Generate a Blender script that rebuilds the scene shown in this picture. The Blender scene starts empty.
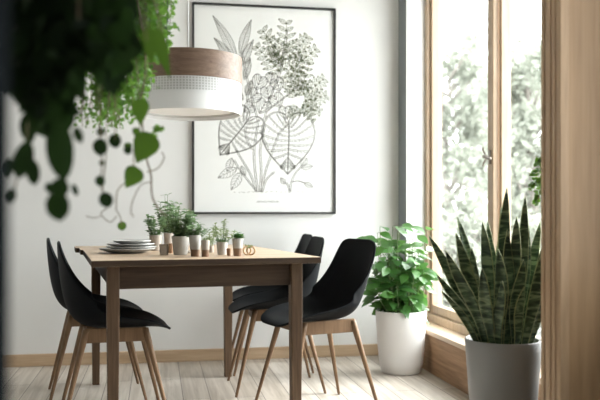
import bpy, bmesh, math, random
from mathutils import Vector, Matrix, Euler
R = random.Random
PI = math.pi
S = bpy.context.scene
COL = S.collection

# ------------------------------------------------------------------ frames of reference
# room axes: +X right along the picture wall, +Y towards it, +Z up, the photographer stands at the origin
YAW = math.radians(10.2)
EYE = 0.93
CY, SY = math.cos(YAW), math.sin(YAW)
def G(c, d, z=0.0):
    """c metres to the right and d metres ahead of the photographer -> room point"""
    return Vector((CY*c + SY*d, -SY*c + CY*d, z))
def P(x, y, d):
    """point at sight line (x, y) and d metres ahead"""
    return G((x-300)/800*d, d, EYE + (214-y)/800*d)
TH = .754
def TT(x, y, h=TH):
    """point on a level at height h along a sight line"""
    d = (EYE-h)*800/(y-214)
    return G((x-300)/800*d, d, h)

# ------------------------------------------------------------------ materials
def new_mat(name):
    m = bpy.data.materials.new(name); m.use_nodes = True
    nt = m.node_tree; nt.nodes.clear()
    out = nt.nodes.new('ShaderNodeOutputMaterial')
    return m, nt, out
def N(nt, t, **kw):
    n = nt.nodes.new('ShaderNode'+t)
    for k, v in kw.items():
        if k in n.inputs: n.inputs[k].default_value = v
        else: setattr(n, k, v)
    return n
def ramp(nt, fac, stops):
    r = N(nt, 'ValToRGB'); e = r.color_ramp.elements
    while len(e) > 1: e.remove(e[-1])
    e[0].position, e[0].color = stops[0][0], (*stops[0][1], 1)
    for p, c in stops[1:]:
        k = e.new(p); k.color = (*c, 1)
    nt.links.new(fac, r.inputs[0]); return r.outputs[0]
def coords(nt, scale=(1,1,1), rot=(0,0,0), kind='Object'):
    t = N(nt, 'TexCoord'); m = N(nt, 'Mapping')
    m.inputs['Scale'].default_value = scale; m.inputs['Rotation'].default_value = rot
    nt.links.new(t.outputs[kind], m.inputs['Vector']); return m.outputs[0]
def plain(name, c, rough=.5, var=.06, scale=12, bump=0, bscale=200, spec=.5, sheen=0):
    m, nt, out = new_mat(name)
    b = N(nt, 'BsdfPrincipled', Roughness=rough); b.inputs['Specular IOR Level'].default_value = spec
    v = coords(nt)
    n = N(nt, 'TexNoise', Scale=scale, Detail=4.0); nt.links.new(v, n.inputs['Vector'])
    lo = tuple(max(0, x*(1-var)) for x in c); hi = tuple(min(1, x*(1+var)) for x in c)
    nt.links.new(ramp(nt, n.outputs['Fac'], [(.3, lo), (.7, hi)]), b.inputs['Base Color'])
    if sheen: b.inputs['Sheen Weight'].default_value = sheen
    if bump:
        n2 = N(nt, 'TexNoise', Scale=bscale, Detail=3.0); nt.links.new(v, n2.inputs['Vector'])
        bp = N(nt, 'Bump', Strength=bump, Distance=.002); nt.links.new(n2.outputs['Fac'], bp.inputs['Height'])
        nt.links.new(bp.outputs[0], b.inputs['Normal'])
    nt.links.new(b.outputs[0], out.inputs[0]); return m
def wood(name, c1, c2, axis='X', scale=1.0, rough=.5, spec=.4, c3=None):
    m, nt, out = new_mat(name)
    b = N(nt, 'BsdfPrincipled', Roughness=rough); b.inputs['Specular IOR Level'].default_value = spec
    lo, hi = 1.6*scale, 26*scale
    sc = {'X': (lo, hi, hi), 'Y': (hi, lo, hi), 'Z': (hi, hi, lo)}[axis]
    v = coords(nt, sc)
    n = N(nt, 'TexNoise', Scale=1.0, Detail=6.0, Roughness=.62, Distortion=.6); nt.links.new(v, n.inputs['Vector'])
    v2 = coords(nt, tuple(s*5 for s in sc))
    n2 = N(nt, 'TexNoise', Scale=1.0, Detail=3.0); nt.links.new(v2, n2.inputs['Vector'])
    mx = N(nt, 'Mix', data_type='FLOAT'); mx.inputs[0].default_value = .3
    nt.links.new(n.outputs['Fac'], mx.inputs[2]); nt.links.new(n2.outputs['Fac'], mx.inputs[3])
    stops = [(.32, c1), (.66, c2)]
    if c3: stops = [(.28, c3), (.42, c1), (.66, c2)]
    nt.links.new(ramp(nt, mx.outputs[0], stops), b.inputs['Base Color'])
    bp = N(nt, 'Bump', Strength=.15, Distance=.002); nt.links.new(mx.outputs[0], bp.inputs['Height'])
    nt.links.new(bp.outputs[0], b.inputs['Normal'])
    nt.links.new(b.outputs[0], out.inputs[0]); return m
def leafmat(name, dark, light, rough=.45, trans=.3, tcol=None, spec=.4):
    m, nt, out = new_mat(name)
    b = N(nt, 'BsdfPrincipled', Roughness=rough); b.inputs['Specular IOR Level'].default_value = spec
    g = N(nt, 'NewGeometry')
    col = ramp(nt, g.outputs['Random Per Island'], [(0, dark), (1, light)])
    nt.links.new(col, b.inputs['Base Color'])
    tr = N(nt, 'BsdfTranslucent')
    tr.inputs['Color'].default_value = (*(tcol or tuple(min(1, x*1.5) for x in light)), 1)
    mx = N(nt, 'MixShader'); mx.inputs[0].default_value = trans
    nt.links.new(b.outputs[0], mx.inputs[1]); nt.links.new(tr.outputs[0], mx.inputs[2])
    nt.links.new(mx.outputs[0], out.inputs[0]); return m

M = {}
M['wall'] = plain('wall_paint', (.77,.77,.76), .85, .02, 3, .15, 350)
M['shadedwall'] = plain('shaded_wall_paint', (.20,.215,.22), .85, .02, 3, .15, 350)  # window wall: its shade is put into this grey
M['darkwall'] = plain('slate_paint', (.012,.014,.016), .95, .05, 3, spec=.0)
M['ceiling'] = plain('ceiling_paint', (.82,.82,.81), .9, .01)
M['base'] = wood('baseboard_oak', (.42,.29,.18), (.58,.43,.29), 'X', 1.2)
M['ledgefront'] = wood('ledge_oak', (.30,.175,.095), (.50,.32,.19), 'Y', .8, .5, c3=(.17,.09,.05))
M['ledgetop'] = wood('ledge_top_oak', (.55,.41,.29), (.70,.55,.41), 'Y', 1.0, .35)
M['frame'] = wood('window_pine', (.37,.265,.175), (.52,.395,.28), 'Z', 1.0, .4)
M['frameh'] = wood('window_pine_rail', (.42,.31,.215), (.56,.44,.325), 'Y', 1.0, .4)
M['panel'] = wood('partition_oak', (.27,.158,.078), (.46,.30,.168), 'Z', .4, .5)
M['paneltrim'] = wood('partition_trim_oak', (.36,.235,.135), (.50,.34,.21), 'Z', 1.0, .5)
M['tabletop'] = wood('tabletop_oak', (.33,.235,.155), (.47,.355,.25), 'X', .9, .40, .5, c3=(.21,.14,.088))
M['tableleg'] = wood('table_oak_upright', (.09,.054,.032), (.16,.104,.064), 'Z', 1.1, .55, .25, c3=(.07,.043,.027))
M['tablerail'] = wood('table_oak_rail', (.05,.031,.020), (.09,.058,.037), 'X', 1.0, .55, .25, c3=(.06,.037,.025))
M['chairwood'] = wood('chair_beech', (.115,.066,.035), (.235,.142,.078), 'Z', 1.4, .5, .3)
M['shell'] = plain('chair_shell_black', (.003,.0042,.0058), .6, .05, 20, .05, 600, .10)
M['veneer'] = wood('lamp_walnut_veneer', (.135,.084,.058), (.245,.163,.118), 'X', 2.2, .5)
M['lampwhite'] = plain('lamp_white_fabric', (.88,.89,.90), .7, .01)
M['lampbase'] = plain('lamp_white_acrylic', (.95,.96,.98), .5, .005)
M['lampinner'] = plain('lamp_inner_cloth', (.62,.62,.62), .8, .02)
M['cord'] = plain('white_cord', (.85,.85,.85), .6, .01)
M['darkcord'] = plain('dark_cord', (.03,.03,.03), .7, .05)
M['blackframe'] = plain('black_frame', (.012,.013,.013), .4, .05)
M['paper'] = plain('print_paper', (.78,.785,.77), .75, .015, 4)
M['ink'] = plain('grey_ink', (.19,.19,.175), .9, .1, 30)
M['inkgreen'] = plain('sage_ink', (.17,.195,.12), .9, .15, 30)
M['ceramic'] = plain('pale_glazed_plate', (.29,.29,.28), .35, .05, 25)
M['clay'] = plain('warm_grey_clay', (.34,.30,.26), .75, .08, 30, .15, 250)
M['clay2'] = plain('pale_grey_clay', (.38,.365,.34), .7, .06, 30, .1, 250)
M['dip'] = plain('brown_clay_base', (.19,.115,.068), .7, .15, 30, .1, 250)
M['terra'] = plain('terracotta', (.32,.19,.11), .75, .1, 30)
M['soil'] = plain('soil', (.03,.022,.016), .95, .4, 60, .8, 90)
M['potwhite'] = plain('matt_white_pot', (.76,.75,.74), .5, .02, 6)
M['potgrey'] = plain('matt_pale_grey_pot', (.26,.26,.258), .5, .02, 6)
M['metal'] = plain('brushed_handle', (.20,.17,.14), .3, .05)
M['twig'] = plain('twig_bark', (.16,.12,.07), .8, .2, 40)
M['stemgreen'] = plain('green_stem', (.10,.16,.05), .6, .2, 30)
M['ringwood'] = wood('bent_ash', (.36,.23,.12), (.50,.34,.19), 'X', 3, .5)
M['bark'] = plain('bark', (.20,.18,.16), .9, .3, 8)
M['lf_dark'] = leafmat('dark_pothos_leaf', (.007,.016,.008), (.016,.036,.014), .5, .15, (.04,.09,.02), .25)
M['lf_vine'] = leafmat('vine_leaf', (.022,.055,.010), (.06,.12,.02), .45, .25, (.13,.26,.03))
M['lf_fine'] = leafmat('fine_fern_leaf', (.02,.065,.010), (.14,.30,.05), .5, .35, (.24,.48,.07))
M['lf_herb'] = leafmat('herb_leaf', (.06,.125,.055), (.19,.29,.145), .5, .25, (.2,.32,.12))
M['lf_pale'] = leafmat('pale_sprig_leaf', (.16,.20,.09), (.27,.33,.16), .55, .25)
M['lf_fresh'] = leafmat('fresh_green_leaf', (.014,.060,.012), (.075,.21,.045), .35, .22, (.16,.36,.06), .5)
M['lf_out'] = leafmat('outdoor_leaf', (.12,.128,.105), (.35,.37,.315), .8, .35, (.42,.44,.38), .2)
M['ground'] = plain('pale_ground', (.55,.55,.53), .9, .15, 1.5)

def floor_mat():
    m, nt, out = new_mat('whitewashed_planks')
    b = N(nt, 'BsdfPrincipled', Roughness=.42); b.inputs['Specular IOR Level'].default_value = .45
    v = coords(nt, (1,1,1), (0,0,PI/2))
    br = N(nt, 'TexBrick'); nt.links.new(v, br.inputs['Vector'])
    br.inputs['Scale'].default_value = 1.0
    br.inputs['Brick Width'].default_value = 1.35; br.inputs['Row Height'].default_value = .135
    br.inputs['Mortar Size'].default_value = .0025; br.inputs['Mortar Smooth'].default_value = .2
    br.inputs['Color1'].default_value = (.47,.415,.355,1); br.inputs['Color2'].default_value = (.62,.57,.51,1)
    br.inputs['Mortar'].default_value = (.17,.145,.12,1); br.offset = .37
    v2 = coords(nt, (30,1.6,1))
    n = N(nt, 'TexNoise', Scale=1.0, Detail=6.0, Roughness=.6, Distortion=.5); nt.links.new(v2, n.inputs['Vector'])
    g = ramp(nt, n.outputs['Fac'], [(.3, (.56,.52,.48)), (.62, (1,1,1))])
    mx = N(nt, 'Mix', data_type='RGBA', blend_type='MULTIPLY'); mx.inputs[0].default_value = .85
    nt.links.new(br.outputs['Color'], mx.inputs[6]); nt.links.new(g, mx.inputs[7])
    nt.links.new(mx.outputs[2], b.inputs['Base Color'])
    bp = N(nt, 'Bump', Strength=.25, Distance=.002); nt.links.new(n.outputs['Fac'], bp.inputs['Height'])
    nt.links.new(bp.outputs[0], b.inputs['Normal'])
    nt.links.new(b.outputs[0], out.inputs[0]); return m
M['floor'] = floor_mat()
def glass_mat():
    m, nt, out = new_mat('window_glass')
    t = N(nt, 'BsdfTransparent'); t.inputs[0].default_value = (.97,.98,.97,1)
    g = N(nt, 'BsdfGlossy', Roughness=.02)
    mx = N(nt, 'MixShader'); mx.inputs[0].default_value = .035
    nt.links.new(t.outputs[0], mx.inputs[1]); nt.links.new(g.outputs[0], mx.inputs[2])
    nt.links.new(mx.outputs[0], out.inputs[0]); return m
M['glass'] = glass_mat()
def snake_mat():
    m, nt, out = new_mat('banded_sword_leaf')
    b = N(nt, 'BsdfPrincipled', Roughness=.45)
    v = coords(nt, (10,10,42))
    n = N(nt, 'TexNoise', Scale=1.0, Detail=4.0, Distortion=1.2); nt.links.new(v, n.inputs['Vector'])
    band = ramp(nt, n.outputs['Fac'], [(.36, (.016,.038,.018)), (.50, (.060,.105,.050)), (.62, (.20,.27,.14))])
    uv = N(nt, 'UVMap'); sp = N(nt, 'SeparateXYZ'); nt.links.new(uv.outputs[0], sp.inputs[0])
    e = ramp(nt, sp.outputs[0], [(.0, (1,1,1)), (.06, (0,0,0)), (.94, (0,0,0)), (1, (1,1,1))])
    mx = N(nt, 'Mix', data_type='RGBA'); nt.links.new(e, mx.inputs[0])
    nt.links.new(band, mx.inputs[6]); mx.inputs[7].default_value = (.30,.32,.13,1)
    nt.links.new(mx.outputs[2], b.inputs['Base Color']); nt.links.new(b.outputs[0], out.inputs[0]); return m
M['snake'] = snake_mat()

# ------------------------------------------------------------------ mesh building
class MB:
    def __init__(s): s.v = []; s.f = []; s.uv = {}
    def add(s, vs, fs):
        o = len(s.v); s.v += [tuple(v) for v in vs]; s.f += [tuple(i+o for i in f) for f in fs]
    def box(s, lo, hi, mat=None):
        x0,y0,z0 = lo; x1,y1,z1 = hi
        vs = [Vector(p) for p in ((x0,y0,z0),(x1,y0,z0),(x1,y1,z0),(x0,y1,z0),(x0,y0,z1),(x1,y0,z1),(x1,y1,z1),(x0,y1,z1))]
        if mat: vs = [mat @ v for v in vs]
        s.add(vs, [(0,3,2,1),(4,5,6,7),(0,1,5,4),(1,2,6,5),(2,3,7,6),(3,0,4,7)])
    def lathe(s, prof, c=(0,0,0), n=40, closed=False):
        vs = []; fs = []
        for r, z in prof:
            for k in range(n):
                a = 2*PI*k/n; vs.append((c[0]+r*math.cos(a), c[1]+r*math.sin(a), c[2]+z))
        m = len(prof)
        for i in range(m-1 if not closed else m):
            j = (i+1) % m
            for k in range(n):
                l = (k+1) % n; fs.append((i*n+k, i*n+l, j*n+l, j*n+k))
        if not closed:
            if prof[0][0] > 1e-5: fs.append(tuple(range(n-1,-1,-1)))
            if prof[-1][0] > 1e-5: fs.append(tuple((m-1)*n+k for k in range(n)))
        s.add(vs, fs)
    def tube(s, pts, r, n=7, cap=True):
        pts = [Vector(p) for p in pts]; m = len(pts)
        rr = r if isinstance(r, (list, tuple)) else [r]*m
        vs = []; fs = []; ref = None
        for i, p in enumerate(pts):
            t = (pts[min(i+1,m-1)] - pts[max(i-1,0)]).normalized()
            if ref is None: ref = Vector((1,0,0)) if abs(t.x) < .9 else Vector((0,1,0))
            a = (ref - t*ref.dot(t)).normalized(); ref = a; b = t.cross(a)
            for k in range(n):
                w = 2*PI*k/n; vs.append(p + (a*math.cos(w) + b*math.sin(w))*rr[i])
        for i in range(m-1):
            for k in range(n):
                l = (k+1) % n; fs.append((i*n+k, i*n+l, (i+1)*n+l, (i+1)*n+k))
        if cap: fs.append(tuple(range(n-1,-1,-1))); fs.append(tuple((m-1)*n+k for k in range(n)))
        s.add(vs, fs)
    def leaf(s, base, d, nrm, L, W, shape='ovate', curl=.15, fold=.15):
        base = Vector(base); d = Vector(d).normalized(); nrm = Vector(nrm)
        nrm = nrm - d*nrm.dot(d)
        if nrm.length < 1e-4: nrm = d.orthogonal()
        nrm.normalize(); side = d.cross(nrm)
        pr = SHAPES[shape]; m = len(pr)-1; vs = []; fs = []
        for t, w in pr:
            c = base + d*(L*t) - nrm*(curl*L*t*t)
            h = w*W*.5
            vs += [c - side*h + nrm*(fold*h), c, c + side*h + nrm*(fold*h)]
        for i in range(m):
            a = i*3; fs += [(a,a+1,a+4,a+3),(a+1,a+2,a+5,a+4)]
        s.add(vs, fs)
    def build(s, name, mat, parent=None, loc=None, smooth=True, bevel=0, kind=None, rot=0):
        me = bpy.data.meshes.new(name); me.from_pydata(s.v, [], s.f); me.update()
        bm = bmesh.new(); bm.from_mesh(me)
        bmesh.ops.remove_doubles(bm, verts=bm.verts, dist=1e-6)
        if not getattr(s, 'keep', False): bmesh.ops.recalc_face_normals(bm, faces=bm.faces)
        bm.to_mesh(me); bm.free()
        if smooth: me.shade_smooth() if hasattr(me, 'shade_smooth') else None
        else:
            for p in me.polygons: p.use_smooth = False
        o = bpy.data.objects.new(name, me); COL.objects.link(o); me.materials.append(mat)
        if parent: o.parent = parent
        if loc is not None: o.location = loc
        if rot: o.rotation_euler.z = rot
        if bevel:
            b = o.modifiers.new('bevel', 'BEVEL'); b.width = bevel; b.segments = 2; b.limit_method = 'ANGLE'
        if kind: o['kind'] = kind
        return o
SHAPES = {
 'ovate': [(0,.04),(.12,.45),(.3,.9),(.5,1),(.72,.72),(.9,.28),(1,.02)],
 'heart': [(-.10,.42),(0,.80),(.14,1),(.35,.97),(.6,.68),(.85,.27),(1,.02)],
 'round': [(0,.25),(.12,.66),(.32,.95),(.5,1),(.7,.9),(.88,.58),(1,.12)],
 'lance': [(0,.12),(.15,.6),(.4,1),(.65,.8),(.85,.4),(1,.02)],
 'tiny':  [(0,.15),(.4,1),(.75,.8),(1,.1)],
 'quad':  [(0,.3),(.5,1),(1,.15)],
}
def smoothed(o, angle=35):
    me = o.data
    for p in me.polygons: p.use_smooth = True
    try: me.set_sharp_from_angle(angle=math.radians(angle))
    except Exception: pass
    return o
def thing(name, label, cat, loc=(0,0,0), rot=0, group=None):
    o = bpy.data.objects.new(name, None); COL.objects.link(o); o.empty_display_size = .1
    o.location = loc; o.rotation_euler.z = rot
    return tag(o, label, cat, group)
def tag(o, label, cat, group=None):
    o['label'] = label; o['category'] = cat
    if group: o['group'] = group
    return o
def curve_pts(ctrl, n=8):
    """Catmull-Rom through control points"""
    p = [Vector(c) for c in ctrl]; p = [p[0]*2-p[1]] + p + [p[-1]*2-p[-2]]; out = []
    for i in range(1, len(p)-2):
        for k in range(n):
            t = k/n; a,b,c,d = p[i-1],p[i],p[i+1],p[i+2]
            out.append(.5*((2*b)+(c-a)*t+(2*a-5*b+4*c-d)*t*t+(3*b-a-3*c+d)*t**3))
    out.append(p[-2]); return out
def lerp_table(tab, t):
    for (a, *va), (b, *vb) in zip(tab, tab[1:]):
        if t <= b:
            u = (t-a)/(b-a); return [x+(y-x)*u for x, y in zip(va, vb)]
    return list(tab[-1][1:])

# ------------------------------------------------------------------ setting
XW, YB, XL, YN, ZC = 1.58, 5.10, -2.6, -1.3, 2.75
W0, W1, ZT = 2.80, 4.92, 2.50          # window opening along Y, head height
LEDGE = .25
b = MB(); b.box((XL-.2,YN-.2,-.12),(XW+.2,YB+.2,0)); b.build('floor', M['floor'], kind='structure', smooth=False)
b = MB(); b.box((XL-.2,YN-.2,ZC),(XW+.4,YB+.2,ZC+.15)); b.build('ceiling', M['ceiling'], kind='structure', smooth=False)
b = MB(); b.box((XL-.2,YB,0),(XW+.22,YB+.2,ZC)); b.build('wall_back', M['wall'], kind='structure', smooth=False)
b = MB(); b.box((XL-.2,YN,0),(XL,YB,ZC)); b.build('wall_left', M['wall'], kind='structure', smooth=False)
b = MB(); b.box((XL-.2,YN-.2,0),(XW+.4,YN,ZC)); b.build('wall_front', M['wall'], kind='structure', smooth=False)
b = MB()
NW0, NW1, NZ0, NZ1 = 1.30, 2.10, .70, 2.25      # added unseen window in the same wall, there to light the partition
b.box((XW,W1+.012,0),(XW+.22,YB,ZC)); b.box((XW,NW1,0),(XW+.22,W0,ZC)); b.box((XW,W0,ZT),(XW+.22,W1+.012,ZC))
b.box((XW,YN,0),(XW+.22,NW0,ZC)); b.box((XW,NW0,0),(XW+.22,NW1,NZ0)); b.box((XW,NW0,NZ1),(XW+.22,NW1,ZC))
b.build('wall_right', M['shadedwall'], kind='structure', smooth=False)
b = MB(); b.box((XW-.001,W1,LEDGE),(XW+.22,W1+.012,ZT)); o = b.build('trim_2', M['wall'], kind='structure', smooth=False); o['label'] = 'white lining of the window opening'
w2 = bpy.data.objects.new('added_window', None); COL.objects.link(w2); w2.location = (XW+.10, (NW0+NW1)/2, NZ0); w2['kind'] = 'structure'
ww, wh = (NW1-NW0)/2, NZ1-NZ0
b = MB(); b.box((0,-ww,0),(.07,ww,.06)); b.box((0,-ww,wh-.06),(.07,ww,wh)); b.box((0,-ww,.06),(.07,-ww+.06,wh-.06)); b.box((0,ww-.06,.06),(.07,ww,wh-.06))
w2f = b.build('outer_frame', M['frame'], w2, smooth=False, bevel=.004)
b = MB(); b.box((.03,-ww+.055,.055),(.034,ww-.055,wh-.055)); b.build('pane', M['glass'], w2f, smooth=False)
# boxed wooden ledge under the window
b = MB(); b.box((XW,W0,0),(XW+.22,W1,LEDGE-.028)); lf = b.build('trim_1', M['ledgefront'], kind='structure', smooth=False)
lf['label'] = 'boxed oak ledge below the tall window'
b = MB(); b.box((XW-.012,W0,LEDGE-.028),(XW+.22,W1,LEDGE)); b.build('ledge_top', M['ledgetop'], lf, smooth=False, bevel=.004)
# baseboard
b = MB(); b.box((XL,YB-.016,0),(XW,YB,.075)); b.build('baseboard_back', M['base'], kind='structure', smooth=False, bevel=.004)
b = MB(); b.box((XW-.014,W1,0),(XW,YB-.016,.075)); b.build('baseboard_right', M['base'], kind='structure', smooth=False, bevel=.004)
# dark wall end beside the photographer
b = MB(); b.box((XL,.70,0),(-.137,.80,ZC)); o = b.build('wall_near_left', M['darkwall'], kind='structure', smooth=False, bevel=.004)
# wooden partition on the right
b = MB(); b.box((1.262,2.352,0),(XW,2.468,ZC)); pw = b.build('wall_near_right', M['panel'], kind='structure', smooth=False)
pw['label'] = 'oak-clad partition wall in the right foreground'
b = MB(); b.box((1.258,2.345,0),(1.29,2.372,ZC)); b.box((1.258,2.378,0),(1.275,2.402,ZC)); b.box((1.258,2.409,0),(1.275,2.446,ZC)); b.box((1.258,2.452,0),(1.28,2.475,ZC))
b.build('edge_trim', M['paneltrim'], pw, smooth=False, bevel=.003)

# window
XF = 1.70
win = bpy.data.objects.new('window_1', None); COL.objects.link(win); win.location = (XF, (W0+W1)/2, LEDGE); win['kind'] = 'structure'
win['label'] = 'tall pine-framed two-leaf window'
yo = (W0+W1)/2
def wbox(b, x0, x1, y0, y1, z0, z1): b.box((x0-XF, y0-yo, z0-LEDGE), (x1-XF, y1-yo, z1-LEDGE))
b = MB()
wbox(b, XF, XF+.10, W1-.045, W1, LEDGE, ZT); wbox(b, XF, XF+.10, W0, W0+.045, LEDGE, ZT)
wbox(b, XF+.003, XF+.10, W0+.045, W1-.045, LEDGE, LEDGE+.05); wbox(b, XF+.003, XF+.10, W0+.045, W1-.045, ZT-.05, ZT)
b.build('outer_frame', M['frame'], win, smooth=False, bevel=.004)
YM0, YM1 = 3.835, 3.905
for nm, y0, y1 in (('far', YM1-.005, W1-.045), ('near', W0+.045, YM0+.005)):
    b = MB(); x0, x1 = XF+.022, XF+.075; z0, z1 = LEDGE+.05, ZT-.05
    wbox(b, x0, x1, y1-.032, y1, z0, z1); wbox(b, x0, x1, y0, y0+.032, z0, z1)
    wbox(b, x0+.002, x1, y0+.032, y1-.032, z0, z0+.055); wbox(b, x0+.002, x1, y0+.032, y1-.032, z1-.055, z1)
    sash = b.build('sash', M['frame'], win, smooth=False, bevel=.004)
    b = MB(); wbox(b, XF+.046, XF+.050, y0+.03, y1-.03, z0+.05, z1-.05); b.build('pane', M['glass'], sash, smooth=False)
b = MB(); wbox(b, XF-.012, XF+.022, YM0, YM1, LEDGE+.05, ZT-.05); b.build('mullion', M['frame'], win, smooth=False, bevel=.006)
b = MB(); zc = 1.222; yc = (YM0+YM1)/2
wbox(b, XF-.017, XF-.012, yc-.014, yc+.014, zc-.035, zc+.035)
b.tube([(XF-.012-XF, yc-yo, zc-LEDGE), (XF-.05-XF, yc-yo, zc-LEDGE)], .007, 10)
b.tube(curve_pts([(-.047, yc-yo, zc-LEDGE+.006),(-.05, yc-yo-.02, zc-LEDGE+.004),(-.05, yc-yo-.06, zc-LEDGE-.012),(-.047,yc-yo-.085,zc-LEDGE-.012)],4), [.007]*6+[.0065]*7, 10)
b.tube(curve_pts([(-.03, yc-yo, zc-LEDGE),(-.045, yc-yo+.01, zc-LEDGE+.035),(-.05, yc-yo, zc-LEDGE+.05)],4), .005, 8)
b.tube(curve_pts([(-.03, yc-yo, zc-LEDGE),(-.045, yc-yo+.008, zc-LEDGE-.035),(-.05, yc-yo+.0, zc-LEDGE-.045)],4), .005, 8)
h = b.build('handle', M['metal'], win); h['label'] = 'small metal window handle'

# ------------------------------------------------------------------ table (axes a little turned from the room)
PHI = math.radians(17.0)
ew = G(math.cos(PHI), math.sin(PHI)); ed = G(-math.sin(PHI), math.cos(PHI))
TROT = math.atan2(ew.y, ew.x)
NL = G(-.7195, 3.076)                    # foot of the near left leg
def TP(w, d, z=0.0): p = NL + ew*w + ed*d; return Vector((p.x, p.y, z))
LW, DD = .733, 1.35                     # leg spacing
table = thing('dining_table', 'oak plank dining table with square legs in the middle of the room', 'table', TP(0,0), TROT)
def plank(b, x0, x1, y0, y1): b.box((x0, y0, TH-.025), (x1, y1, TH))
b = MB()
y0, y1 = -.045, 1.395; npk = 6; pw_ = (y1-y0)/npk
for k in range(npk):
    xl = -.082 - (.012 if k == 4 else .03 if k == 5 else 0)
    plank(b, xl, LW+.097, y0+k*pw_+(.0012 if k else 0), y0+(k+1)*pw_-.0012)
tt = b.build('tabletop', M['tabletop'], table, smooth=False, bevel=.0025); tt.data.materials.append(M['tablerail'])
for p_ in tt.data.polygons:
    if abs(p_.normal.z) < .5: p_.material_index = 1          # plank sides in darker wood, their shade partly put into the colour
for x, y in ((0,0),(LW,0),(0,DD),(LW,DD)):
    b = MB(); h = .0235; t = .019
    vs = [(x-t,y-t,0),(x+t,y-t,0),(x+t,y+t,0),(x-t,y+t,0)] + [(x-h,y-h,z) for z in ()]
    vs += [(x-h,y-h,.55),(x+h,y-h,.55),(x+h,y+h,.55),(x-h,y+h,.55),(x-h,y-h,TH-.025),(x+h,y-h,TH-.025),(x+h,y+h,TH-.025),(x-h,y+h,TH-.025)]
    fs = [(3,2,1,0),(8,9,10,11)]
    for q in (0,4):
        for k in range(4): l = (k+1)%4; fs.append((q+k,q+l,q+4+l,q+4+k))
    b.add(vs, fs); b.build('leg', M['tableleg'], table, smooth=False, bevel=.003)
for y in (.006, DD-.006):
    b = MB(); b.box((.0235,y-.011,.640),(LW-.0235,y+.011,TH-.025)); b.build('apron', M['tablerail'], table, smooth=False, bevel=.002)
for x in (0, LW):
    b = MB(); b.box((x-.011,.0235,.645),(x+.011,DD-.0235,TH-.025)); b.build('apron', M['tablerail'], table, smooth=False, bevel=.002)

# ------------------------------------------------------------------ chairs
PROF = [  # x, z of the centre line, half width, side lift (forward/up)
 (0.00, -.228,.808, .110,.003),
 (0.025,-.229,.800, .158,.005),
 (0.07, -.229,.780, .188,.010),
 (0.16, -.226,.728, .205,.026),
 (0.28, -.219,.652, .216,.054),
 (0.40, -.206,.570, .223,.095),
 (0.48, -.187,.505, .227,.128),
 (0.55, -.150,.455, .229,.122),
 (0.62, -.088,.430, .229,.095),
 (0.72,  .005,.424, .228,.074),
 (0.82,  .100,.428, .222,.055),
 (0.90,  .175,.432, .208,.034),
 (0.95,  .220,.428, .180,.012),
 (0.985, .246,.418, .135,.004),
 (1.00,  .252,.412, .090,.001)]
def make_chair(label, loc, rot, group):
    root = thing('dining_chair', label, 'chair', loc, rot, group)
    b = MB(); nt_ = 16; rows = []
    n = len(PROF)
    for i in range(n):
        t, x, z, w, k = PROF[i]
        a, c = PROF[max(i-1,0)], PROF[min(i+1,n-1)]
        tx, tz = c[1]-a[1], c[2]-a[2]; l = math.hypot(tx, tz); nx, nz = -tz/l, tx/l    # forward / up side
        for j in range(nt_+1):
            s = -1 + 2*j/nt_
            lift = k*abs(s)**2.6
            yy = w*s*(1-.05*abs(s)**3)
            b.v.append((x+nx*lift, yy, z+nz*lift))
    for i in range(n-1):
        for j in range(nt_):
            p = i*(nt_+1)+j; b.f.append((p, p+1, p+nt_+2, p+nt_+1))
    sh = b.build('shell', M['shell'], root)
    so = sh.modifiers.new('solid', 'SOLIDIFY'); so.thickness = .011; so.offset = 0
    su = sh.modifiers.new('sub', 'SUBSURF'); su.levels = 1; su.render_levels = 2
    for sx in (-1, 1):
        for sy in (-1, 1):
            b = MB(); top = Vector((sx*.125+.01, sy*.135, .430)); bot = Vector((sx*.232+.01, sy*.205, 0))
            pts = [bot + (top-bot)*t for t in (0,.02,.35,.7,.93,1)]
            b.tube(pts, [.006,.007,.0095,.0125,.015,.015], 12); b.build('leg', M['chairwood'], root)
    b = MB()
    for sy in (-1, 1):
        y = sy*.134
        vs = [(-.116,y-.009,.374),(.136,y-.009,.374),(.143,y-.009,.434),(-.123,y-.009,.438)]
        vs += [(p[0], p[1]+.018, p[2]) for p in vs]
        b.add(vs, [(0,1,2,3),(7,6,5,4),(0,4,5,1),(1,5,6,2),(2,6,7,3),(3,7,4,0)])
    for x in (-.112, .132): b.box((x-.009,-.125,.376),(x+.009,.125,.414))
    b.box((-.10,-.02,.398),(.12,.02,.416))
    b.build('frame', M['chairwood'], root, smooth=False, bevel=.003)
    return root
def copy_tree(o, parent=None):
    c = o.copy(); COL.objects.link(c)
    if parent: c.parent = parent
    for ch in list(o.children): copy_tree(ch, c)
    return c
RR = TROT + PI
NRw = LW
cgL, cgR = 'black shell chairs on the left of the table', 'black shell chairs on the right of the table'
ch0 = make_chair('black shell chair at the left of the table, the one nearer the viewer', TP(.03,.54), TROT, 'black shell dining chairs')
for lab, w, d, rot in (
    ('black shell chair at the left of the table, partly hidden behind a nearer chair', -.02, 1.09, TROT),
    ('large-looking black shell chair right of the table, in front of the two slimmer backs', NRw+.262, .50, RR+.14),
    ('black shell chair right of the table, with the middle one of three chair backs', NRw+.195, 1.0, RR-.11),
    ('black shell chair right of the table, farthest one with the leftmost of three backs', NRw+.30, 1.52, RR-.12)):
    c = copy_tree(ch0); c.location = TP(w, d); c.rotation_euler.z = rot; c['label'] = lab

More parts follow.
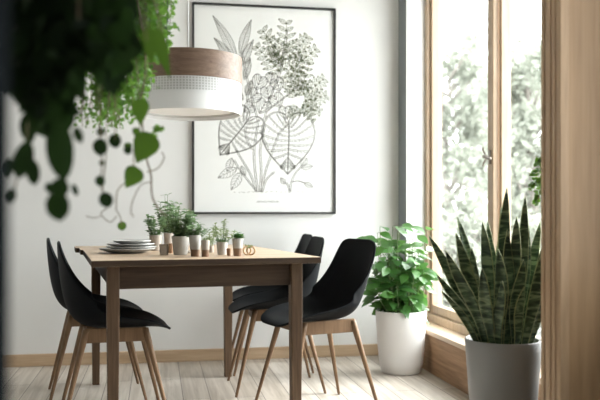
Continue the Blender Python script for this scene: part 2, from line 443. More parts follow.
# ------------------------------------------------------------------ pendant lamp
lc = G(-.518, 3.7)
lamp = thing('pendant_lamp', 'drum pendant lamp with a walnut band above a white lattice shade over the table', 'lamp', (lc.x, lc.y, 1.388))
RL = .249
def ring(b, r0, r1, z0, z1, n=72): b.lathe([(r0,z0),(r1,z0),(r1,z1),(r0,z1)], n=n, closed=True)
b = MB(); ring(b, RL-.006, RL, .142, .262); smoothed(b.build('wood_band', M['veneer'], lamp))
b = MB(); ring(b, RL-.012, RL-.003, .0, .080); smoothed(b.build('shade', M['lampwhite'], lamp))
b = MB(); ring(b, RL-.030, RL-.027, .012, .225); smoothed(b.build('inner_shade', M['lampinner'], lamp))
b = MB()
for k in range(6): ring(b, RL-.006, RL-.003, .0785+k*.0118, .0825+k*.0118)
for k in range(110):
    a = 2*PI*k/110; b.box((RL-.0065,-.0026,.076),(RL-.0035,.0026,.146), Matrix.Rotation(a, 4, 'Z'))
b.build('lattice', M['lampwhite'], lamp, smooth=False)
b = MB(); b.lathe([(0,.022),(RL-.021,.022),(RL-.021,.026),(0,.026)], n=72); smoothed(b.build('diffuser', M['lampbase'], lamp))
b = MB(); b.box((-RL+.006,-.006,.20),(RL-.006,.006,.212)); b.box((-.006,-RL+.006,.20),(.006,RL-.006,.212)); b.lathe([(.0,.17),(.022,.17),(.026,.26),(.0,.265)], n=20)
b.build('fitting', M['metal'], lamp)
b = MB(); b.tube([(0,0,.26),(0,0,ZC-1.395-.02)], .0042, 10); b.build('cord', M['cord'], lamp)
b = MB(); b.lathe([(.0,ZC-1.395-.035),(.05,ZC-1.395-.03),(.055,ZC-1.395)], n=32); smoothed(b.build('ceiling_rose', M['cord'], lamp))

# ------------------------------------------------------------------ framed botanical print
FX0, FX1, FZ0, FZ1 = .224, 1.150, .930, 2.265
FW, FH = FX1-FX0, FZ1-FZ0
pic = thing('framed_print', 'large black-framed botanical line drawing on the white wall', 'picture', (FX0, YB, FZ0))
t = .0125
b = MB(); b.box((0,-.028,0),(FW,-.001,t)); b.box((0,-.028,FH-t),(FW,-.001,FH)); b.box((0,-.028,t),(t,-.001,FH-t)); b.box((FW-t,-.028,t),(FW,-.001,FH-t))
b.build('frame', M['blackframe'], pic, smooth=False)
b = MB(); b.box((t,-.010,t),(FW-t,-.001,FH-t)); paper = b.build('paper', M['paper'], pic, smooth=False)
def A(x, y): return ((x-192)/143*FW, (214-y)*(5.06+.16*(x-192)/143)/800)
class Ink(MB):
    def stroke(s, pts, w=.0011, raw=False):
        w *= 1.35
        q = [Vector((*p, 0)) if raw else Vector((*A(*p), 0)) for p in pts]
        vs = []; m = len(q)
        for i in range(m):
            d = q[min(i+1,m-1)]-q[max(i-1,0)]
            if d.length < 1e-9: d = Vector((1,0,0))
            d.normalize(); nn = Vector((-d.y, d.x, 0))
            for sg in (-1, 1):
                p = q[i]+nn*sg*w; vs.append((p.x, -.0106, p.y))
        s.add(vs, [(2*i,2*i+1,2*i+3,2*i+2) for i in range(m-1)])
    def smooth(s, pts, w=.0011, n=6): s.stroke([(p.x,p.y) for p in curve_pts([(x,y,0) for x,y in pts], n)], w)
    def dleaf(s, p0, p1, width, veins=5, w=.0009, prof=SHAPES['ovate'], bend=0):
        a = Vector((*p0,0)); c = Vector((*p1,0)); d = c-a; L = d.length; d.normalize(); nn = Vector((-d.y,d.x,0))
        def pt(t, o): return a + d*L*t + nn*(o*width*.5 + bend*L*t*(1-t)*2)
        for sg in (-1, 1):
            q = [pt(t, sg*wd) for t, wd in prof]; s.smooth([(v.x,v.y) for v in q], w, 4)
        s.smooth([(v.x,v.y) for v in (pt(0,0),pt(.35,0),pt(.7,0),pt(1,0))], w, 4)
        for k in range(veins):
            t = .06 + .74*k/max(1,veins-1)
            for sg in (-1, 1):
                t2 = min(.97, t+.14)
                wd = lerp_table([(x, y) for x, y in prof], t2)[0]
                q = [pt(t,0), pt(t+.05, sg*wd*.45), pt(t2, sg*wd*.93)]
                s.smooth([(v.x,v.y) for v in q], w*.8, 4)
r = R(5)
ink = Ink(); grn = Ink(); ink.keep = grn.keep = True
# the two great heart-shaped leaves
def heart(I, ctr, sc, rot, veins=9, lw=1.0):
    def pt(x, y):
        ca, sa = math.cos(rot), math.sin(rot); X, Y = x*sc[0], y*sc[1]
        return (ctr[0]+X*ca-Y*sa, ctr[1]+X*sa+Y*ca)
    half = [(0,-.62),(.12,-.86),(.42,-1.0),(.76,-.86),(.98,-.45),(.98,.0),(.80,.42),(.50,.80),(.2,1.12),(0,1.32)]
    for sg in (-1, 1):
        for dx in (0, .035):
            I.smooth([pt(sg*(x-dx*(x>.05)), y+dx*(y<0)-dx*(y>.9)) for x, y in half], .0013*lw)
        for k in range(veins):
            t = k/(veins-1)
            y0 = -.58+1.55*t
            ends = [(.22,-.86),(.48,-.95),(.74,-.82),(.92,-.55),(.97,-.15),(.93,.16),(.80,.42),(.58,.72),(.3,1.03)]
            ex, ey = ends[min(k, 8)]
            for off in (0, .055):
                I.smooth([pt(0,y0+off), pt(sg*ex*.4, y0+(ey-y0)*.30+.03+off), pt(sg*ex*.97, ey+off*1.1)], .0011*lw)
            for q in range(4):          # fine hatching beside the veins
                f = .25+.17*q
                I.stroke([pt(sg*ex*f, y0+(ey-y0)*f*.8+.05), pt(sg*(ex*f+.03), y0+(ey-y0)*f*.8+.16)], .0007*lw)
    I.smooth([pt(0,-.62), pt(.015,0), pt(0,.7), pt(0,1.32)], .0018*lw); I.smooth([pt(.03,-.55), pt(.035,.2), pt(0.01,1.2)], .0009*lw)
heart(ink, (287,139), (27,27), .02, 11)
heart(ink, (238,131), (22,23.5), .66, 11)
# stems
for q in ([(254,192),(249,176),(240,160),(234,150)], [(256,192),(253,172),(252,150),(256,122)], [(258,192),(259,170),(258,150),(262,128)],
          [(259,192),(262,176),(268,158),(277,134),(287,124)], [(255,192),(247,182),(238,170),(232,160)], [(260,192),(264,180),(272,172)],
          [(262,120),(268,98),(278,72),(285,30)], [(256,122),(250,98),(244,74),(240,52)], [(250,150),(245,140),(243,128)], [(266,150),(262,140),(258,130)],
          [(288,192),(289,184),(293,174),(300,166)], [(288,192),(286,186),(284,182)], [(290,182),(296,181),(303,183)], [(266,110),(282,98),(298,84)]):
    ink.smooth(q, .0013); ink.smooth([(x+1.6,y) for x,y in q], .0011)
for p0, p1, w in (((236,168),(217,178),9),((240,172),(230,190),9),((231,158),(226,172),7),((303,183),(312,187),5),((300,166),(306,158),7),((300,168),(312,166),6),
                  ((284,184),(279,178),5),((240,166),(244,176),5)): ink.dleaf(p0, p1, w, 6)
for k in range(16): ink.stroke([(232+k*4.6+r.uniform(-1,1),192+r.uniform(-.6,.8)),(234.5+k*4.6,192+r.uniform(-.6,.8))], .0006)
ink.stroke([(255,202),(278,202)], .0008)
for k in range(12): ink.stroke([(256+k*1.8,201),(257.2+k*1.8,201.2)], .0006)
# feather leaves upper left
for p0, p1, w, bd in (((236,62),(212,16),9,.06),((239,56),(250,20),9,-.06),((233,66),(213,38),8,.08),((241,66),(252,40),8,-.05),((236,80),(222,60),8,.05),
                  ((243,80),(249,58),7,0),((242,100),(226,84),8,.05),((245,96),(251,80),7,-.05)):
    ink.dleaf(p0, p1, w, 14, .0009, SHAPES['lance'], bd)
# rounded cordate leaves in the middle
for cx, cy, s_, a in ((258,82,9,.4),(252,96,9,.9),(266,92,8,-.2),(276,84,8,-.3),(262,106,9,.5),(275,100,9,-.5),(284,112,8,0),(248,108,7,.9),(270,78,7,.2)):
    heart(ink, (cx,cy), (s_*.85,s_*.75), a, 4, .62)
# palms upper right with a sage tint
def spray(I, p0, p1, n, ln, w):
    a = Vector((*p0,0)); c = Vector((*p1,0)); d = (c-a).normalized(); nn = Vector((-d.y,d.x,0))
    I.smooth([p0, ((p0[0]+p1[0])/2+1, (p0[1]+p1[1])/2), p1], .0011)
    for k in range(n):
        t = .1+.9*k/(n-1); p = a+(c-a)*t; l = ln*1.2*(1-.55*t)
        for sg in (-1, 1):
            q = p + (d*.55+nn*sg).normalized()*l*r.uniform(.8,1.15)
            I.dleaf((p.x,p.y), (q.x,q.y), w*.85, 4, .0009, SHAPES['lance'])
for p0, p1, n, ln, w in (((284,64),(285,24),6,15,4.5),((282,62),(262,32),6,13,4.5),((286,60),(305,38),6,12,4.5),((280,74),(256,48),6,12,5),((288,70),(314,50),6,12,4.5),
                         ((284,72),(272,52),5,9,4),((288,78),(300,58),5,9,4),((278,66),(268,40),4,8,4)): spray(grn, p0, p1, n, ln, w)
for p0, p1, n, ln, w in (((298,98),(296,72),6,13,4.5),((300,96),(322,80),6,12,4.5),((296,98),(284,78),5,11,4.5),((302,102),(324,96),5,11,4.5),((300,104),(318,112),5,9,4),
                         ((298,92),(308,64),5,10,4),((300,106),(312,120),4,8,4),((296,106),(290,116),4,8,4)): spray(grn, p0, p1, n, ln, w)
ink.build('drawing', M['ink'], paper, smooth=False); grn.build('sage_drawing', M['inkgreen'], paper, smooth=False)

# ------------------------------------------------------------------ crockery, stacked plates
def plate(b, r, h):
    b.lathe([(0,0),(r*.55,0),(r*.60,.003),(r*.95,h*.75),(r,h),(r*.985,h+.003),(r*.92,h*.85+.003),(r*.58,.008),(0,.007)], n=56)
pc = TT(130, 253.0); z = TH
for lab, r_, h_, off in (('wide grey plate at the bottom of the stack on the table', .125, .020, (-.012,.004)),
                         ('medium grey plate, second from the bottom of the stack', .112, .016, (.006,0)),
                         ('grey plate lying just under the small top plate', .106, .016, (.004,.003)),
                         ('small grey plate on top of the stack on the table', .084, .017, (.010,.0))):
    b = MB(); plate(b, r_, h_); o = smoothed(b.build('plate', M['ceramic'], loc=(pc.x+off[0], pc.y+off[1], z)), 50); tag(o, lab, 'plate', 'stacked plates on the table')
    z += .0125 if r_ > .12 else .0125

# ------------------------------------------------------------------ pots on the table
def potmesh(b, rt, rb, h, wall=.004, lip=0.0, z0=0.0):
    b.lathe([(0,z0),(rb*.93,z0),(rb,z0+.003),(rt,h-.002),(rt+lip,h),(rt-wall*.5,h+.001),(rt-wall,h-.002),(rt-wall-.0015,h*.80),(0,h*.80)], n=36)
def potted(name, label, cat, px, py, rt, rb, h, mat, split=None, group='small pots along the table', soil=True):
    p = TT(px, py); root = thing(name, label, cat, p, 0, group)
    b = MB()
    if split:
        zs = h*split; rs = rb+(rt-rb)*split
        b.lathe([(0,0),(rb*.93,0),(rb,.003),(rs*.93,zs),(0,zs)], n=36); smoothed(b.build('base', M['dip'], root), 50)
        b = MB(); b.lathe([(0,zs),(rs,zs),(rt,h-.002),(rt-.002,h+.001),(rt-.004,h-.002),(rt-.0055,h*.86),(0,h*.86)], n=36)
    else: potmesh(b, rt, rb, h)
    pot = smoothed(b.build('pot', mat, root), 50)
    if soil:
        b = MB(); b.lathe([(0,h*.9),(rt-.0055,h*.895)], n=24); b.build('soil', M['soil'], pot)
    return root
def herb(root, seed, z0, spread, height, n, size, mat, stem_r=.0011, shape='ovate', lean=(0,0), per=9, fill=.25):
    r = R(seed); st = MB(); lf = MB(); lf.keep = True
    for k in range(n):
        a = r.uniform(0, 2*PI); q = math.sqrt(r.random()); x, y = q*.012*math.cos(a), q*.012*math.sin(a)
        hh = height*r.uniform(.62,1)*(1-.35*q)
        tip = Vector((spread*q*math.cos(a)+lean[0], spread*q*math.sin(a)+lean[1], z0+hh))
        base = Vector((x,y,z0)); mid = (base+tip)/2 + Vector((math.cos(a),math.sin(a),0))*spread*.18*q
        pts = curve_pts([base,mid,tip],5); st.tube(pts, stem_r, 5)
        for i in range(per):
            t = fill + (1-fill)*i/(per-1); p = pts[min(len(pts)-1, int(t*(len(pts)-1)))]
            for sgn in (0, PI):
                an = i*1.57 + sgn + r.uniform(-.5,.5)
                d = Vector((math.cos(an), math.sin(an), r.uniform(.0,.7)))
                lf.leaf(p, d, Vector((r.uniform(-.4,.4), r.uniform(-.6,.2), 1)), size*r.uniform(.7,1.2), size*r.uniform(.5,.75), shape, r.uniform(.05,.3), .2)
    st.build('stems', M['stemgreen'], root); lf.build('foliage', mat, root)
d1 = potted('potted_herb','tall warm grey clay pot with a leafy herb, leftmost pot on the table','potted plant',155.5,250.5,.030,.024,.074,M['clay'])
herb(d1, 1, .066, .055, .15, 13, .025, M['lf_herb'], lean=(.01,0), per=8, fill=.1)
d2 = potted('potted_herb','small clay pot mostly hidden between the leftmost pot and the biggest pot','potted plant',168.5,247.5,.025,.022,.076,M['clay'])
herb(d2, 2, .068, .065, .235, 26, .026, M['lf_herb'], per=9, fill=.15)
d3 = potted('potted_herb','biggest pale grey pot on the table with a dense green herb','potted plant',180.5,254.8,.0385,.030,.080,M['clay2'])
herb(d3, 3, .072, .075, .165, 40, .021, M['lf_herb'], per=9, fill=.12)
d4 = potted('potted_herb','pale grey pot with brown base, right beside the biggest pot, with short herb','potted plant',195,256.4,.0262,.0175,.088,M['clay2'],.33)
herb(d4, 4, .076, .045, .072, 18, .018, M['lf_herb'], per=7, lean=(.012,.01))
d5 = potted('potted_cactus','small grey pot with brown base and only a tiny green tip showing','potted plant',205.3,256.8,.0185,.0155,.068,M['clay'],.42)
herb(d5, 5, .058, .008, .026, 5, .010, M['lf_pale'], per=4)
d6 = potted('potted_sprig','grey pot with tall pale sprigs standing alone near the picture frame corner','potted plant',222,254.6,.0245,.0195,.054,M['clay2'])
herb(d6, 6, .048, .058, .115, 9, .018, M['lf_pale'], .0013, 'lance', per=8, fill=.45)
herb(d6, 16, .048, .030, .030, 12, .013, M['lf_herb'], per=4)
d7 = potted('potted_succulent','grey pot with brown base and green succulent, rightmost pot on the table','potted plant',237.5,255.9,.0235,.017,.073,M['clay2'],.44)
herb(d7, 7, .066, .020, .036, 12, .017, M['lf_fresh'], .0012, 'lance', per=5, fill=.2)
d8 = potted('potted_sprig','slim clay pot with thin pale stems behind the small tipped pot','potted plant',211,252.5,.012,.011,.030,M['clay'])
herb(d8, 8, .024, .030, .085, 8, .014, M['lf_pale'], .0012, 'lance', per=7, fill=.4)
def cup(label, px, py, r_, h_, mat, cat='cup', name='clay_cup'):
    p = TT(px, py); b = MB(); potmesh(b, r_, r_*.88, h_); o = smoothed(b.build(name, mat, loc=p), 50); tag(o, label, cat, 'small clay cups on the table'); return o
cup('empty warm clay cup standing in front of the leftmost pots', 164, 255, .0205, .046, M['clay'])
cup('little terracotta cup right of the pot with tall sprigs', 228.7, 255.6, .0095, .030, M['terra'])
cup('little terracotta cup in the gap left of the biggest pot', 170.8, 253, .013, .042, M['terra'])
p = TT(186.5, 253.2); b = MB(); b.lathe([(0,0),(.018,0),(.030,.010),(.0285,.0115),(.017,.003),(0,.003)], n=32); o = smoothed(b.build('small_dish', M['clay2'], loc=p), 50)
tag(o, 'shallow pale dish behind the biggest pot', 'dish')
# bent wood rings
p = TT(248.5, 255.4); rg = thing('wooden_ring_ornament', 'bent light wood ring ornament at the right end of the row of pots', 'ornament', p)
for cx, rr_, az, sc in ((-.006,.0175,.35,1.0),(.010,.019,-.6,.9)):
    b = MB(); pts = []
    for k in range(29):
        a = 2*PI*k/28; x = rr_*math.cos(a); z = rr_*math.sin(a)*sc + rr_*sc + .0035
        pts.append((cx + x*math.cos(az), x*math.sin(az), z))
    b.tube(pts, .0034, 8, cap=False); b.build('ring', M['ringwood'], rg)
b = MB(); b.keep = True; r = R(3)
for k in range(12): b.leaf((r.uniform(-.012,.010), -.002, .030+r.uniform(0,.006)), (r.uniform(-1,1),r.uniform(-.5,.5),r.uniform(.2,1)), (0,-1,.4), .014, .008, 'ovate')
b.build('sprig', M['lf_pale'], rg)

# ------------------------------------------------------------------ floor planters
def big_pot(root, rt, rb, h, mat, curve):
    b = MB(); pr = [(0,0),(rb*.88,0),(rb*.97,.010)]
    for k in range(1, 11):
        t = k/10; pr.append((rb + (rt-rb)*(t**curve), .02+(h-.025)*t))
    pr += [(rt-.004,h),(rt-.013,h-.003),(rt-.016,h-.05),(0,h-.05)]
    b.lathe(pr, n=64); pot = smoothed(b.build('pot', mat, root), 50)
    b = MB(); b.lathe([(0,h-.040),(rt-.016,h-.044)], n=40); b.build('soil', M['soil'], pot)
pp = G((401-300)/800*4.70, 4.70)
fp = thing('potted_shrub', 'tall white pot with a bushy fresh green leafy plant by the window corner', 'potted plant', (pp.x, pp.y, 0))
big_pot(fp, .149, .118, .366, M['potwhite'], .55)
r = R(21); st = MB(); lf = MB(); lf.keep = True
for k in range(40):
    a = r.uniform(0, 2*PI); q = math.sqrt(r.random()); hh = r.uniform(.16,.64)*(1-.24*q)
    base = Vector((.06*q*math.cos(a), .06*q*math.sin(a), .325)); tip = Vector((.175*q*math.cos(a), .12*q*math.sin(a), .34+hh))
    mid = (base+tip)/2 + Vector((math.cos(a), math.sin(a), 0))*.03
    pts = curve_pts([base,mid,tip],6); st.tube(pts, [.004-.0024*i/12 for i in range(13)], 6)
    nl = int(5+hh*13)
    for i in range(nl):
        t = .12+.88*i/(nl-1); p = pts[min(12,int(t*12))]; an = i*2.4+r.uniform(-.4,.4)
        d = Vector((math.cos(an), math.sin(an), r.uniform(-.15,.5)))
        pet = p + d.normalized()*.022; st.tube([p, pet], .0014, 4)
        lf.leaf(pet, d+Vector((0,0,r.uniform(-.55,.1))), Vector((r.uniform(-.4,.4), r.uniform(-1.1,-.1), .9)), r.uniform(.075,.11), r.uniform(.046,.064), 'ovate', r.uniform(.1,.4), .15)
tipb = Vector((-.20,-.02,.79))
pts = curve_pts([Vector((-.03,0,.40)),Vector((-.09,0,.66)),tipb],6); st.tube(pts, .002, 5); dl = -G(1,0)
lf.leaf(tipb, dl+Vector((0,0,.02)), (0,-.5,1), .075, .045, 'ovate', .1, .1); lf.leaf(pts[9], dl+Vector((0,0,.4)), (0,-.5,1), .08, .045, 'ovate', .1, .1)
st.build('stems', M['stemgreen'], fp); lf.build('foliage', M['lf_fresh'], fp)

sp_ = G((503-300)/800*3.10, 3.10)
sn = thing('potted_sword_plant', 'pale grey pot with tall dark banded sword-shaped leaves before the window', 'potted plant', (sp_.x, sp_.y, 0))
big_pot(sn, .146, .112, .448, M['potgrey'], .9)
def blades(root, specs):
    me = bpy.data.meshes.new('foliage'); bm = bmesh.new(); uvl = bm.loops.layers.uv.new('UVMap'); nr = 12; nc = 4
    for (bx, by, dx, dy, L, W, face, bend, tw) in specs:
        rows = []
        for i in range(nr+1):
            t = i/nr; w = W*.49*lerp_table([(0,.34),(.25,.66),(.55,1),(.78,.80),(.92,.40),(1,.02)], t)[0]
            c = Vector((bx+dx*(t+bend*t*t)*L, by+dy*(t+bend*t*t)*L, .40+L*t*(1-.12*bend*t*t*abs(dx+dy))))
            c += Vector((math.cos(bx*90+3*t), math.sin(by*90+2.6*t), 0))*.010*math.sin(PI*t)
            f = face + tw*t; sd = Vector((math.cos(f), math.sin(f), 0)); nn = Vector((-math.sin(f), math.cos(f), 0))
            rows.append([(bm.verts.new(c + sd*w*s - nn*(.28*w*s*s)), (s+1)/2, t) for s in (-1,-.5,0,.5,1)])
        for i in range(nr):
            for j in range(nc):
                q = [rows[i][j], rows[i][j+1], rows[i+1][j+1], rows[i+1][j]]
                fc = bm.faces.new([v[0] for v in q]); fc.smooth = True
                for lp, v in zip(fc.loops, q): lp[uvl].uv = (v[1], v[2])
    bm.to_mesh(me); bm.free(); me.materials.append(M['snake'])
    o = bpy.data.objects.new('foliage', me); COL.objects.link(o); o.parent = root
    so = o.modifiers.new('solid', 'SOLIDIFY'); so.thickness = .003
r = R(8); specs = []
rt = G(1,0)                                            # sideways as the photographer sees it
def bl(x, y, lean, away, L, W, bend=.0, face=None):
    q = rt*x + G(0,1)*y; v = rt*lean + G(0,1)*away
    specs.append((q.x, q.y, v.x, v.y, L, W, (math.atan2(rt.y, rt.x) if face is None else face) + r.uniform(-.5,.5), bend, r.uniform(-.4,.4)))
for a in ((.0,.0,.03,.02,.63,.052),(.03,-.02,.02,-.05,.52,.05),(-.03,.0,-.10,.0,.50,.052),(.05,.03,.12,.03,.50,.048),(-.05,-.02,-.24,-.02,.46,.055,.25),
          (-.06,.02,-.36,.05,.45,.05,.35),(-.07,-.03,-.30,-.1,.40,.05,.4),(.07,-.01,.22,-.02,.48,.052,.1),(.08,.02,.30,.05,.56,.050,.1),(.02,.05,.0,.1,.56,.05),
          (-.02,-.05,-.06,-.12,.40,.055),(.03,-.06,.05,-.15,.36,.052),(-.05,-.06,-.15,-.16,.33,.05,.2),(.06,-.06,.15,-.14,.38,.05),(-.01,.03,-.06,.1,.50,.045),
          (-.08,.0,-.42,.0,.30,.045,.4),(.09,-.02,.30,-.1,.34,.042),(-.03,-.07,-.02,-.2,.28,.045),(.0,-.03,.01,-.05,.47,.058),(.045,.0,.07,.0,.60,.046),
          (-.045,.05,-.18,.12,.52,.046,.15),(.02,-.08,.1,-.22,.26,.04),(-.09,-.03,-.5,-.06,.24,.034,.3),(.075,.05,.2,.1,.50,.046),(-.065,.0,-.14,.0,.40,.046),(.0,.07,.04,.12,.44,.05)):
    bl(*a)
blades(sn, specs)

# ------------------------------------------------------------------ hanging plants
CAMPOS = Vector((0,0,EYE))
def hang_pot(root, z0, rr_, h, top, mat):
    b = MB(); b.lathe([(0,z0),(rr_*.7,z0),(rr_,z0+h),(rr_-.008,z0+h),(rr_-.012,z0+h*.85),(0,z0+h*.85)], n=36); smoothed(b.build('pot', mat, root), 50)
    b = MB()
    for k in range(3):
        a = 2*PI*k/3+.4; b.tube([(rr_*math.cos(a), rr_*math.sin(a), z0+h-.005),(0,0,z0+h+.34)], .002, 6)
    b.tube([(0,0,z0+h+.34),(0,0,top)], .003, 6); b.build('hanger', M['darkcord'], root)
# dark broad-leaved plant close to the photographer
hp = P(62, 40, 1.45); hp1 = thing('hanging_pothos', 'dark broad-leaved trailing plant hanging out of focus at the upper left', 'hanging plant', (hp.x, hp.y, 0))
hang_pot(hp1, 1.39, .095, .13, ZC, M['darkwall'])
o1 = Vector((hp.x, hp.y, 0))
r = R(31); lf = MB(); lf.keep = True; st = MB()
def q_(x, y, d): return P(x, y, d) - o1
def cam_leaf(lf, o, x, y, d, w, h, shape='heart', ang=0.0, tilt=.35, seed=None):
    """leaf hanging with its top at the point, facing roughly back into the room"""
    p = P(x, y, d) - o; L = h/800*d; W = w/800*d
    dr = G(math.sin(ang), 0) + Vector((0,0,-math.cos(ang))); nn = -G(r.uniform(-tilt,tilt), 1, r.uniform(-tilt,tilt)-.0)
    lf.leaf(p - dr*(L*.5), dr, nn, L, W, shape, r.uniform(-.1,.25), .12)
mass = [(62,20,70,48),(40,62,38,40),(86,60,40,34),(104,30,26,40),(46,95,26,26),(12,36,22,46)]
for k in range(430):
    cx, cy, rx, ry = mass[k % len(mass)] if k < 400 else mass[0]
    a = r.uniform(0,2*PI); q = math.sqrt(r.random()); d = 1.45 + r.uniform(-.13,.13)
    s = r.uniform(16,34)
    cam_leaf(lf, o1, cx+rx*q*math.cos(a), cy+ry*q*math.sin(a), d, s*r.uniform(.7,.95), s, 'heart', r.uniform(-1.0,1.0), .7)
for x, y, w, h, ang, d in ((60,150,31,60,.05,1.42),(58,206,25,30,.1,1.40),(60,188,20,20,-.2,1.44),(24,160,22,38,-.25,1.42),(33,172,14,26,.1,1.46),(12,196,9,15,-.2,1.45),(9,168,9,20,-.2,1.47),
                           (40,120,26,34,.2,1.45),(64,118,26,34,-.2,1.46),(28,128,18,30,.1,1.48),(78,135,10,16,.3,1.5),(49,188,9,11,.3,1.5),(75,190,6,12,.3,1.6),
                           (100,147,15,17,0,1.75),(115,141,13,14,.2,1.8),(100,181,10,11,0,1.75),(106,200,14,16,.4,1.75),(101,132,9,9,0,1.8),(128,150,9,9,0,1.8),(102,163,6,6,0,1.8)):
    cam_leaf(lf, o1, x, y, d, w, h, 'round', ang, .25)
for cps, d in (([(60,60),(59,120),(61,160),(58,212)],1.45),([(30,60),(28,120),(24,150),(14,192)],1.47),([(98,60),(100,120),(102,165),(101,185),(107,200)],1.77),([(112,60),(116,115),(115,140)],1.8)):
    pts = [q_(x,y,d) for x,y in cps]
    st.tube(curve_pts([Vector((0,.05,1.505)), (Vector((0,.05,1.545))*2+pts[0])/3, pts[0]+Vector((0,0,.10))] + pts,6), .0016, 6)
for k in range(6):
    st.tube(curve_pts([Vector((.05*math.cos(k),.05*math.sin(k),1.50)), Vector((.13*math.cos(k),.13*math.sin(k),1.48)), Vector((.15*math.cos(k),.15*math.sin(k),1.25))],6), .002, 6)
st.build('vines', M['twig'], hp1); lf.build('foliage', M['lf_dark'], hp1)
# fine bright plant further in
hq = P(128, 20, 2.5); hp2 = thing('hanging_fern', 'bright green fine-leaved hanging plant with curly trailing vines beside the pendant lamp', 'hanging plant', (hq.x, hq.y, 0))
hang_pot(hp2, 1.66, .10, .13, ZC, M['clay2'])
o2 = Vector((hq.x, hq.y, 0)); r = R(77); lf = MB(); lf.keep = True; st = MB()
def strand(x0, y0, x1, y1, d, size, dens):
    a, c = P(x0,y0,d)-o2, P(x1,y1,d+r.uniform(-.05,.05))-o2
    m = (a+c)/2 + Vector((r.uniform(-.015,.015), r.uniform(-.02,.02), 0))
    pts = curve_pts([a,m,c], 8); st.tube(pts, .0011, 4)
    n = int((c-a).length*dens)
    for i in range(n):
        p = pts[min(len(pts)-1, int(r.random()*len(pts)))] + Vector((r.gauss(0,.011), r.gauss(0,.011), r.gauss(0,.008)))
        dd = Vector((r.uniform(-1,1), r.uniform(-1,1), r.uniform(-1,.5)))
        lf.leaf(p, dd, Vector((r.uniform(-1,1), r.uniform(-1,.2), r.uniform(0,1))), size*r.uniform(.7,1.3), size*r.uniform(.6,.95), 'tiny', .2, .2)
for k in range(60):
    x = r.uniform(92,166); yend = {0: 60, 1: 92, 2: 118}[0 if x > 145 else 1 if x > 133 else 2]
    strand(x + r.uniform(-4,4), -30, x, yend*r.uniform(.75,1.04), 2.5+r.uniform(-.13,.13), .0165, 300)
for k in range(16):
    x = r.uniform(76,126); strand(x, 60, x+r.uniform(-3,3), r.uniform(112,130), 2.5+r.uniform(-.1,.1), .012, 130)
lf2 = MB(); lf2.keep = True
for x, y, w, h, ang, d in ((140,113,19,24,-.1,2.0),(143,150,27,30,-.5,2.0),(131,179,20,22,-.6,2.0),(163,56,15,46,.25,1.9),(122,226,9,9,0,2.3),(136,133,8,9,0,2.0),(150,48,16,34,.1,2.0),(128,148,8,9,0,2.0)):
    cam_leaf(lf2, o2, x, y, d, w, h, 'heart' if h > w*1.08 else 'round', ang, .25)
for cps, d, rad in (([(146,60),(141,100),(144,140),(147,160),(151,175),(152,195),(158,208),(166,216)],2.1,.0022),([(147,172),(158,168),(164,158),(162,152)],2.1,.0016),
                    ([(140,120),(134,150),(132,175),(118,190),(116,210)],2.05,.0014),([(151,182),(141,185),(133,200),(131,212),(134,217)],2.1,.0013),
                    ([(116,210),(120,216),(122,226)],2.2,.0012),([(107,208),(101,214),(110,222),(117,216)],2.1,.0012),([(101,216),(94,218),(86,216)],2.1,.0011),
                    ([(150,-10),(162,30),(163,55)],2.0,.0018),([(107,120),(106,160),(103,190),(107,208)],2.1,.0011),([(150,140),(155,132),(163,126)],2.15,.0013)):
    pts = [P(x,y,d)-o2 for x,y in cps]
    if cps[0] in ((146,60),(140,120),(150,-10),(107,120)):        # these reach back up into the pot
        pts = [Vector((0,-.05,1.76)), Vector((0,-.12,1.80)), (pts[0]+Vector((0,-.12,1.80)))/2] + pts
    st.tube(curve_pts(pts,8), rad, 6)
for k in range(14):
    x = 152+k*.75; y = 136-k*.75; lf.leaf(P(x,y,2.15)-o2, (r.uniform(-1,1),r.uniform(-1,1),r.uniform(-1,1)), (0,-1,.3), .016, .010, 'tiny')
st.build('vines', M['twig'], hp2); lf.build('foliage', M['lf_fine'], hp2)
o = lf2.build('broad_leaves', M['lf_vine'], hp2); o['label'] = 'broad dark green leaves on the trailing vines'
b = MB(); top = P(167.5,-1,2.5)-o2; b.tube([Vector((top.x,top.y,ZC)), P(167.5,22,2.5)-o2, P(165.5,31,2.5)-o2], .0017, 6); b.build('side_wire', M['darkcord'], hp2)
# little sprigs behind the wooden partition
vq = P(552, 120, 3.25); vn = thing('trailing_vine', 'small green leafy vine hanging behind the edge of the wooden partition', 'hanging plant', (vq.x, vq.y, 0))
ov = Vector((vq.x, vq.y, 0)); r = R(4); st = MB(); lf = MB(); lf.keep = True
st.tube(curve_pts([Vector((0,0,ZC)), P(552,40,3.25)-ov, P(549,150,3.25)-ov, P(538,200,3.25)-ov],10), .002, 6)
for cps in ([(550,150),(543,158),(536,164)], [(549,165),(540,178),(532,186)], [(546,180),(537,182),(530,190)], [(545,185),(539,193),(538,203)], [(549,160),(541,170),(535,174)]):
    pts = curve_pts([P(x,y,3.25+r.uniform(-.03,.03))-ov for x,y in cps],6); st.tube(pts, .0013, 5)
    for p in pts[2:]:
        for k in range(2): lf.leaf(p, (r.uniform(-1,.4),r.uniform(-1,1),r.uniform(-.8,.8)), (r.uniform(-.5,.5),-1,r.uniform(0,.6)), r.uniform(.018,.03), .017, 'ovate')
st.build('vines', M['twig'], vn); lf.build('foliage', M['lf_vine'], vn)

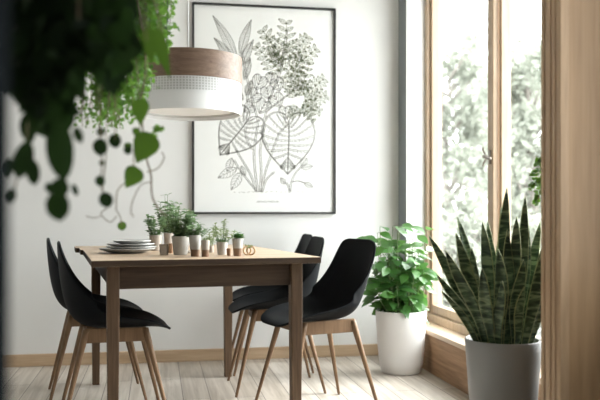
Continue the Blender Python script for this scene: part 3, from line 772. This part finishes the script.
# ------------------------------------------------------------------ garden outside
b = MB(); b.box((XW+.45,-12,-.55),(40,40,-.45)); b.build('ground', M['ground'], kind='structure', smooth=False)
def tree(name, label, cat, x, y, h, rad, zc, n, leaf, seed, group, squash=1.0):
    r = R(seed); root = thing(name, label, cat, (x,y,-.45), 0, group)
    tb = MB(); tb.tube(curve_pts([(0,0,0),(r.uniform(-.1,.1),r.uniform(-.1,.1),h*.4),(r.uniform(-.2,.2),r.uniform(-.2,.2),h*.9)],5), [.10-.008*i for i in range(11)], 8)
    cl = []
    for k in range(46):
        a = r.uniform(0,2*PI); q = math.sqrt(r.random())*rad; z = zc + r.uniform(-1,1)*(h-zc)*squash
        cl.append(Vector((q*math.cos(a), q*math.sin(a), max(.15, z)))); tb.tube([(0,0,max(.1,z-.5)), cl[-1]], [.03,.008], 5)
    tb.build('trunk', M['bark'], root)
    lf = MB(); lf.keep = True
    for k in range(n):
        c = cl[k % len(cl)]; p = c + Vector((r.gauss(0,rad*.17), r.gauss(0,rad*.17), r.gauss(0,rad*.2)))
        if p.z < .05: p.z = .05+r.random()*.3
        lf.leaf(p, (r.uniform(-1,1),r.uniform(-1,1),r.uniform(-1,1)), (r.uniform(-1,1),r.uniform(-1,1),r.uniform(-1,1)), leaf*r.uniform(.6,1.3), leaf*.6, 'quad', .1, .1)
    lf.build('foliage', M['lf_out'], root)
gt = 'pale trees and bushes outside the window'
for i, (c, d, h, rad, zc, n, lab) in enumerate((
    (2.42, 13.0, 4.1, .72, 1.75, 7500, 'slender pale tree seen through the left part of the far window pane'),
    (3.72, 16.5, 5.0, 1.0, 2.1, 8000, 'pale tree seen through the far window pane beside the wooden mullion'),
    (3.15, 11.0, 3.6, .62, 1.65, 7000, 'tree seen through the near window pane right of the mullion handle'),
    (1.90, 10.0, 1.3, .42, .62, 2400, 'low bush seen through the lower left of the far window pane'),
    (3.0, 9.2, 1.3, .42, .62, 2400, 'low bush seen behind the sword-shaped leaves'),
    (5.35, 19.2, 5.4, 1.0, 2.2, 5200, 'taller tree standing farther off behind the others in the near pane'))):
    p = G(c, d); tree('garden_tree' if h > 2 else 'garden_bush', lab, 'tree' if h > 2 else 'bush', p.x, p.y, h, rad, zc, n, .11 if h > 2 else .08, 40+i, gt)

# ------------------------------------------------------------------ light
w = bpy.data.worlds.new('World'); S.world = w; w.use_nodes = True
bg = w.node_tree.nodes['Background']; bg.inputs[0].default_value = (.95,.98,1.0,1); bg.inputs[1].default_value = 5.0
for xc_, yc_, zc_, sz, sy_ in ((XF+.15, yo, (ZT+LEDGE)/2, ZT-LEDGE, W1-W0), (XW+.3, (NW0+NW1)/2, (NZ0+NZ1)/2, NZ1-NZ0, NW1-NW0)):
    pl = bpy.data.lights.new('window_portal', 'AREA'); pl.shape = 'RECTANGLE'; pl.size = sz; pl.size_y = sy_
    po = bpy.data.objects.new('window_portal', pl); COL.objects.link(po); po.location = (xc_, yc_, zc_); po.rotation_euler = (0, PI/2, 0)
    pl.cycles.is_portal = True

sl = bpy.data.lights.new('hazy_sun', 'SUN'); sl.energy = 9.0; sl.angle = math.radians(50); sl.color = (1.0,1.0,.99)
so = bpy.data.objects.new('hazy_sun', sl); COL.objects.link(so); so.location = (8, 6, 8)
so.rotation_euler = Vector((1.0,.22,.62)).to_track_quat('Z','Y').to_euler()

# ------------------------------------------------------------------ camera
cam = bpy.data.cameras.new('camera'); co = bpy.data.objects.new('camera', cam); COL.objects.link(co)
co.location = (0,0,EYE); co.rotation_euler = (PI/2, 0, -YAW)
cam.sensor_width = 36; cam.lens = 48; cam.shift_y = 14/600
cam.clip_start = .05; cam.clip_end = 200
cam.dof.use_dof = True; cam.dof.focus_distance = 3.7; cam.dof.aperture_fstop = 2.2
S.camera = co
S.view_settings.view_transform = 'Standard'; S.view_settings.look = 'None'; S.view_settings.gamma = 1; S.view_settings.use_curve_mapping = False
S.view_settings.exposure = 0.78
S.cycles.max_bounces = 14; S.cycles.diffuse_bounces = 8; S.cycles.transparent_max_bounces = 12
S.cycles.sample_clamp_indirect = 8
